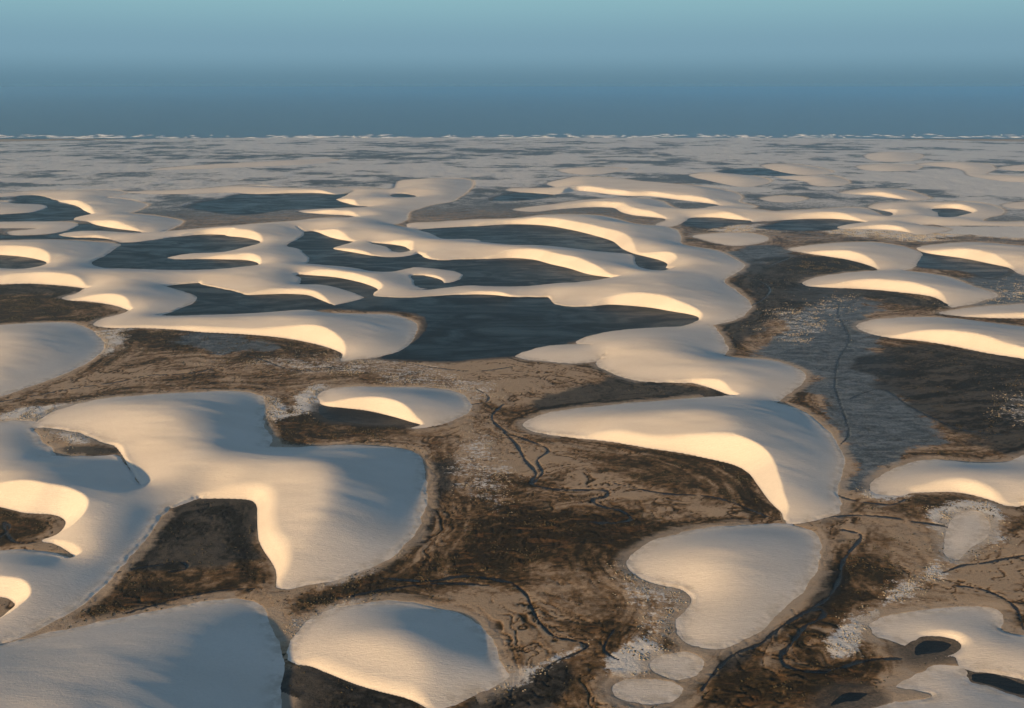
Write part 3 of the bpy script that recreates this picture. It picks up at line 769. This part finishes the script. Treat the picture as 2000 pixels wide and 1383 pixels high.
def ground_material():
    m, nt, b = mat('marsh_ground')
    pos = position(nt)
    flatp = scaled(nt, pos, (1, 1, 0))
    def rgb(layer):
        A = N(nt, 'ShaderNodeVertexColor', layer_name=layer)
        q = N(nt, 'ShaderNodeSeparateColor'); nt.links.new(A.outputs['Color'], q.inputs[0]); return q.outputs
    dark, tone, grey = rgb('zones_a'); wet, hum, creek = rgb('zones_b')
    nB = noise(nt, scaled(nt, flatp, (.6, 1.3, 0)), .08, 7, .66, 1.0)
    nC = noise(nt, scaled(nt, flatp, (.8, 1.2, 0)), .55, 6, .75, .4)
    # tone runs from pale silty sand over rust-brown turf to nearly black growth
    t = mathn(nt, 'ADD', tone, mathn(nt, 'MULTIPLY', mathn(nt, 'SUBTRACT', nC, .5), .85))
    r = N(nt, 'ShaderNodeValToRGB'); nt.links.new(t, r.inputs[0])
    e = r.color_ramp.elements
    e[0].position = .02; e[0].color = (.36, .275, .19, 1)
    e[1].position = 1.0; e[1].color = (.022, .016, .009, 1)
    for p_, c_ in ((.28, (.235, .165, .104)), (.48, (.145, .093, .049)), (.66, (.078, .050, .023)), (.82, (.036, .026, .012))):
        x = e.new(p_); x.color = (*c_, 1)
    c = r.outputs[0]
    rust = mathn(nt, 'MULTIPLY', maprange(nt, nB, .52, .66), maprange(nt, tone, .3, .55, 0, .5))
    c = mixc(nt, rust, c, (.19, .098, .038))
    # grey silt flats, plus haze grey painted into the distant ground
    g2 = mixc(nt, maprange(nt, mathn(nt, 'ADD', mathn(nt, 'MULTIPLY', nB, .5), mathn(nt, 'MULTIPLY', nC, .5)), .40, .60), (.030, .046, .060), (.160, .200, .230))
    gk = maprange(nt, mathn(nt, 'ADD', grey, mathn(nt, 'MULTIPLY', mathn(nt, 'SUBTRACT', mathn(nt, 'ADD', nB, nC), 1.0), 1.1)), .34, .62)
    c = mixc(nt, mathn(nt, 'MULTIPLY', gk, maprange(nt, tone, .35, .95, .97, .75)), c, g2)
    # peaty floors
    dk = mixc(nt, maprange(nt, mathn(nt, 'ADD', mathn(nt, 'MULTIPLY', tone, .5), mathn(nt, 'MULTIPLY', nC, .5)), .42, .75, 1, 0), (.009, .011, .012), (.055, .054, .050))
    c = mixc(nt, maprange(nt, mathn(nt, 'ADD', dark, mathn(nt, 'MULTIPLY', mathn(nt, 'SUBTRACT', nB, .5), .7)), .3, .75, 0, .93), c, dk)
    # pale sandy crust
    hm = noise(nt, flatp, .30, 6, .78)
    h2 = maprange(nt, mathn(nt, 'ADD', mathn(nt, 'ADD', hum, mathn(nt, 'MULTIPLY', mathn(nt, 'SUBTRACT', nB, .5), 1.0)), mathn(nt, 'MULTIPLY', mathn(nt, 'SUBTRACT', hm, .5), 1.7)), .46, .70)
    c = mixc(nt, mathn(nt, 'MULTIPLY', h2, .92), c, (.60, .60, .585))
    # blown sand near the dunes
    ft = N(nt, 'ShaderNodeAttribute', attribute_name='foot')
    fk = maprange(nt, mathn(nt, 'ADD', ft.outputs['Fac'], mathn(nt, 'MULTIPLY', mathn(nt, 'SUBTRACT', nB, .5), 1.3)), .45, 1.0)
    c = mixc(nt, mathn(nt, 'MULTIPLY', fk, .7), c, (.37, .31, .245))
    # damp shores and creek beds
    c = mixc(nt, mathn(nt, 'MULTIPLY', wet, maprange(nt, nC, .3, .7, .6, .95)), c, (.040, .038, .034))
    c = mixc(nt, maprange(nt, creek, .1, .65, 0, .95), c, (.012, .014, .016))
    nt.links.new(c, b.inputs['Base Color'])
    nt.links.new(maprange(nt, mathn(nt, 'MAXIMUM', creek, mathn(nt, 'MULTIPLY', mathn(nt, 'MAXIMUM', wet, grey), .4)), 0, 1, .95, .35), b.inputs['Roughness'])
    b.inputs['Specular IOR Level'].default_value = .2
    hb = mathn(nt, 'ADD', nC, mathn(nt, 'MULTIPLY', mathn(nt, 'MULTIPLY', hum, hm), 1.4))
    bump(nt, b, hb, .55, .9)
    return m
M_GROUND = ground_material()

def water_material(name, base, rough, sc, bs, spec=.5):
    m, nt, b = mat(name)
    pos = position(nt)
    n = noise(nt, scaled(nt, pos, (.05, .05, 0)), 1.0, 5, .6)
    c = mixc(nt, maprange(nt, n, .3, .7), base, tuple(v * 1.5 for v in base))
    nt.links.new(c, b.inputs['Base Color']); b.inputs['Roughness'].default_value = rough; b.inputs['IOR'].default_value = 1.33
    b.inputs['Specular IOR Level'].default_value = spec
    w = noise(nt, scaled(nt, pos, (sc, sc * 1.7, 0)), 1.0, 4, .6, .5)
    bump(nt, b, w, bs, .25)
    return m
def lagoon_material():
    m, nt, b = mat('lagoon_water')
    pos = position(nt)
    n1 = noise(nt, scaled(nt, pos, (.010, .022, 0)), 1.0, 6, .65, 1.2)
    n2 = noise(nt, scaled(nt, pos, (.10, .26, 0)), 1.0, 6, .75, .6)
    k = mathn(nt, 'ADD', mathn(nt, 'MULTIPLY', n1, .55), mathn(nt, 'MULTIPLY', n2, .45))
    r = N(nt, 'ShaderNodeValToRGB'); nt.links.new(k, r.inputs[0])
    e = r.color_ramp.elements
    e[0].position = .36; e[0].color = (.002, .004, .007, 1); e[1].position = .66; e[1].color = (.018, .026, .034, 1)
    x = e.new(.50); x.color = (.007, .012, .018, 1)
    nt.links.new(r.outputs[0], b.inputs['Base Color'])
    nt.links.new(maprange(nt, n1, .35, .65, .28, .55), b.inputs['Roughness']); b.inputs['IOR'].default_value = 1.33
    b.inputs['Specular IOR Level'].default_value = .12
    w = noise(nt, scaled(nt, pos, (.30, .75, 0)), 1.0, 5, .7, .5)
    bump(nt, b, w, .9, .5)
    return m
M_LAGOON = lagoon_material()
M_SEA = water_material('sea_water', (.012, .044, .086), .35, .05, .5)

# ------------------------------------------------------------------ meshes
def link(name, mesh, material, **props):
    o = bpy.data.objects.new(name, mesh)
    if material: mesh.materials.append(material)
    col.objects.link(o)
    for k, v in props.items(): o[k] = v
    return o
dzl = np.gradient(ZZ, axis=0) / (R2 * DL); dzt = np.gradient(ZZ, axis=1) / (R2 * DT)
st, ct = np.sin(TT2), np.cos(TT2)
gx = dzl * st + dzt * ct; gy = dzl * ct - dzt * st
NRM = np.stack([-gx, -gy, np.ones_like(gx)], -1); NRM /= np.linalg.norm(NRM, axis=-1, keepdims=True)

def grid_mesh(name, mask, Z, normals=None):
    """mesh of the grid quads chosen by mask (NL-1, NT-1)"""
    qi, qj = np.nonzero(mask)
    a = qi * NT + qj
    quads = np.stack([a, a + 1, a + NT + 1, a + NT], 1)
    used, inv = np.unique(quads, return_inverse=True)
    inv = inv.reshape(quads.shape)
    co = np.stack([X2.ravel()[used], Y2.ravel()[used], Z.ravel()[used]], 1)
    me = bpy.data.meshes.new(name)
    me.vertices.add(len(used)); me.vertices.foreach_set('co', co.ravel().astype(np.float32))
    me.loops.add(inv.size); me.loops.foreach_set('vertex_index', inv.ravel().astype(np.int32))
    me.polygons.add(len(quads)); me.polygons.foreach_set('loop_start', np.arange(0, inv.size, 4, dtype=np.int32))
    me.polygons.foreach_set('use_smooth', np.ones(len(quads), bool))
    me.update(calc_edges=True)
    if normals is not None:
        me.normals_split_custom_set_from_vertices(normals.reshape(-1, 3)[used])
    return me, used
def fattr(me, name, vals):
    a = me.attributes.new(name, 'FLOAT', 'POINT'); a.data.foreach_set('value', vals.astype(np.float32))
def cattr(me, name, r, g, b):
    a = me.attributes.new(name, 'FLOAT_COLOR', 'POINT')
    a.data.foreach_set('color', np.stack([r, g, b, np.ones_like(r)], 1).astype(np.float32).ravel())

cell = R2 * DT
near_sand = sdU > -2.2 * cell
zone_of = np.where(near_sand, owner, -1)
qo = zone_of[:-1, :-1]
qmask = near_sand[:-1, :-1] & near_sand[1:, :-1] & near_sand[:-1, 1:] & near_sand[1:, 1:] & (qo >= 0)
Z_DUNE = np.where(sdU < 0, base * 1.0 + np.maximum(sdU, -8) * .35, ZZ)
footf = smoothstep(13, 0, dW) * (dS > 12)
total = 0
GROUP = 'sand dunes of the dune field'
for k, (label, g, o) in enumerate(DUNES):
    mk = qmask & (qo == k)
    if mk.sum() < 6:
        print('EMPTY', label); continue
    me, used = grid_mesh('sand_dune', mk, Z_DUNE, NRM)
    fattr(me, 'foot', footf.ravel()[used])
    link('sand_dune', me, M_SAND, label=label, category='dune', group=GROUP)
    total += mk.sum()
# ground: everything that is not deep under a dune, out to the beach
deep = sdU > 9.0
gm = ~(deep[:-1, :-1] & deep[1:, :-1] & deep[:-1, 1:] & deep[1:, 1:])
coast_y = 6250 + 60 * vnoise(X2 / 700, Y2 * 0, 51, 3)
gm &= (Y2 < coast_y + 30)[:-1, :-1]
ZG = np.where(sdU > 0, np.maximum(base - .6 * np.minimum(sdU, 3), -2.5), base)
ZG = np.where(Y2 > coast_y - 60, (coast_y - Y2) * .02, ZG)
Z_HUM = np.where(Y2 > coast_y - 260, .9, Z_HUM); Z_DARK = np.where(Y2 > coast_y - 260, 0, Z_DARK)
me, used = grid_mesh('ground', gm, ZG)
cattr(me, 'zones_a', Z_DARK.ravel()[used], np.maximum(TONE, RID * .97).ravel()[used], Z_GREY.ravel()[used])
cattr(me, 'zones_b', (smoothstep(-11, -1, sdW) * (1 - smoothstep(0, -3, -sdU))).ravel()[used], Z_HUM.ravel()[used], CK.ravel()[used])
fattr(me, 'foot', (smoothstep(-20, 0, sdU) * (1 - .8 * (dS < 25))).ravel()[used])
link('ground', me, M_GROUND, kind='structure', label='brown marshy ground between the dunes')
total += gm.sum()
print('quads', total)
# the land goes on to both sides and behind
def sheet(name, pts, z, material, **kw):
    me = bpy.data.meshes.new(name)
    me.from_pydata([(x, y, z) for x, y in pts], [], [tuple(range(len(pts)))])
    return link(name, me, material, **kw)
sheet('terrain', [(-60000, -30000), (60000, -30000), (60000, 6230), (-60000, 6230)], -3.0, M_GROUND, kind='structure', label='plain around the dune field')
sheet('sea', [(-120000, 6150), (120000, 6150), (120000, 160000), (-120000, 160000)], -.5, M_SEA, kind='structure', label='slate blue sea beyond the beach')
for kk, ((label, s), p) in enumerate(zip(LAGOONS, wpol)):
    q = p.q
    me = bpy.data.meshes.new('lagoon')
    r = np.exp(q[:, 1])
    me.from_pydata([(a * math.sin(t), a * math.cos(t), -.1 - .012 * kk) for a, t in zip(r, q[:, 0])], [], [tuple(range(len(q)))])
    me.update()
    link('lagoon', me, M_LAGOON, kind='structure', label=label)
# surf along the beach: ragged foam patches
fv, ff = [], []
for k in range(620):
    x = random.uniform(-7500, 7500)
    row = random.choices((0, 1, 2, 3, 4), (5, 5, 4, 2, 1))[0]
    y = 6300 + 60 * math.sin(x / 900) + row * 95 + random.gauss(0, 28)
    L, D = random.uniform(10, 62) * (1.3 if row == 0 else .9), random.uniform(8, 46)
    m = 8; i0 = len(fv)
    for j in range(m):
        t = 2 * math.pi * j / m
        fv.append((x + L * math.cos(t) * random.uniform(.7, 1.1), y + D * math.sin(t) * random.uniform(.5, 1.1), -.2 + .004 * (k % 40)))
    fv.append((x, y, 3.0)); ff += [(i0 + j, i0 + (j + 1) % m, i0 + m) for j in range(m)]
m_, nt_, b_ = mat('sea_foam'); b_.inputs['Base Color'].default_value = (.85, .86, .86, 1); b_.inputs['Roughness'].default_value = .9
me = bpy.data.meshes.new('surf'); me.from_pydata(fv, [], ff); me.update()
link('surf', me, m_, kind='stuff', label='broken white surf along the far beach')

# scrub: low bushes on the sandy hummocks and in the marsh
def scatter(name, label, prob, count, rlo, rhi, material, hgt):
    p = (prob * R2 ** 2 * (R2 < 2300) * (sdU < -1.5) * (sdW < -4) * (CK < .1)).ravel()
    p = p / p.sum()
    idx = rng.choice(p.size, count, p=p)
    cx = X2.ravel()[idx] + rng.normal(0, .5, count); cy = Y2.ravel()[idx] + rng.normal(0, .5, count); cz = ZG.ravel()[idx] - .12
    rad = rng.uniform(rlo, rhi, count) * (.8 + R2.ravel()[idx] / 2500)
    K = 5
    ang = 2 * math.pi * np.arange(K) / K
    vs = np.zeros((count, 2 * K + 1, 3))
    for lvl, (rf, zf) in enumerate(((1.0, 0.0), (.72, .75))):
        j = rng.uniform(.65, 1.25, (count, K))
        a = ang[None] + rng.uniform(0, 6.28, (count, 1)) + rng.normal(0, .15, (count, K))
        vs[:, lvl * K:(lvl + 1) * K, 0] = cx[:, None] + rad[:, None] * rf * j * np.cos(ang[None] + .3 * lvl)
        vs[:, lvl * K:(lvl + 1) * K, 1] = cy[:, None] + rad[:, None] * rf * j * np.sin(ang[None] + .3 * lvl)
        vs[:, lvl * K:(lvl + 1) * K, 2] = cz[:, None] + rad[:, None] * hgt * zf * rng.uniform(.7, 1.3, (count, K))
    vs[:, 2 * K] = np.stack([cx, cy, cz + rad * hgt * rng.uniform(.9, 1.3, count)], 1)
    f = []
    for j in range(K):
        j2 = (j + 1) % K
        f += [(j, j2, K + j2), (j, K + j2, K + j), (K + j, K + j2, 2 * K)]
    f = np.array(f)[None] + (np.arange(count) * (2 * K + 1))[:, None, None]
    me = bpy.data.meshes.new(name)
    me.vertices.add(count * (2 * K + 1)); me.vertices.foreach_set('co', vs.astype(np.float32).ravel())
    me.loops.add(f.size); me.loops.foreach_set('vertex_index', f.astype(np.int32).ravel())
    me.polygons.add(f.size // 3); me.polygons.foreach_set('loop_start', np.arange(0, f.size, 3, dtype=np.int32))
    me.update(calc_edges=True)
    link(name, me, material, kind='stuff', label=label)
def scrub_mat(name, c1, c2):
    m, nt, b = mat(name)
    n = noise(nt, position(nt), .5, 3, .6)
    nt.links.new(mixc(nt, maprange(nt, n, .3, .7), c1, c2), b.inputs['Base Color']); b.inputs['Roughness'].default_value = 1.0
    b.inputs['Specular IOR Level'].default_value = .05
    return m
scatter('hummock_scrub', 'pale sandy hummocks with dry scrub', Z_HUM ** 2 * smoothstep(-.1, .5, vnoise(X2 / 9, Y2 / 9, 61, 3)), 26000, .2, .75, scrub_mat('dusty_scrub', (.42, .37, .30), (.25, .22, .165)), .55)
scatter('marsh_scrub', 'low dark bushes dotted over the marsh', np.clip(.25 + Z_BROWN + .5 * Z_HUM - Z_TAN - .5 * Z_GREY, 0, 1) * smoothstep(0, .6, vnoise(X2 / 14, Y2 / 14, 62, 3)), 16000, .25, .8, scrub_mat('dark_scrub', (.045, .040, .022), (.11, .09, .055)), .6)

# the air: one even haze
def box_mesh(name, lo, hi):
    v = [(x, y, z) for z in (lo[2], hi[2]) for y in (lo[1], hi[1]) for x in (lo[0], hi[0])]
    me = bpy.data.meshes.new(name)
    me.from_pydata(v, [], [(0, 2, 3, 1), (4, 5, 7, 6), (0, 1, 5, 4), (2, 6, 7, 3), (0, 4, 6, 2), (1, 3, 7, 5)])
    return me
hm_ = bpy.data.materials.new('haze'); hm_.use_nodes = True
hn = hm_.node_tree; hn.nodes.clear()
ho = hn.nodes.new('ShaderNodeOutputMaterial'); hv = hn.nodes.new('ShaderNodeVolumePrincipled')
hv.inputs['Color'].default_value = (.54, .82, 1.0, 1); hv.inputs['Density'].default_value = HAZE; hv.inputs['Anisotropy'].default_value = .8
hn.links.new(hv.outputs[0], ho.inputs['Volume'])
link('haze', box_mesh('haze', (-125000, -31000, -4.5), (125000, 161000, HC + 12)), hm_, kind='stuff', label='thin evening haze over the plain')
print('done')
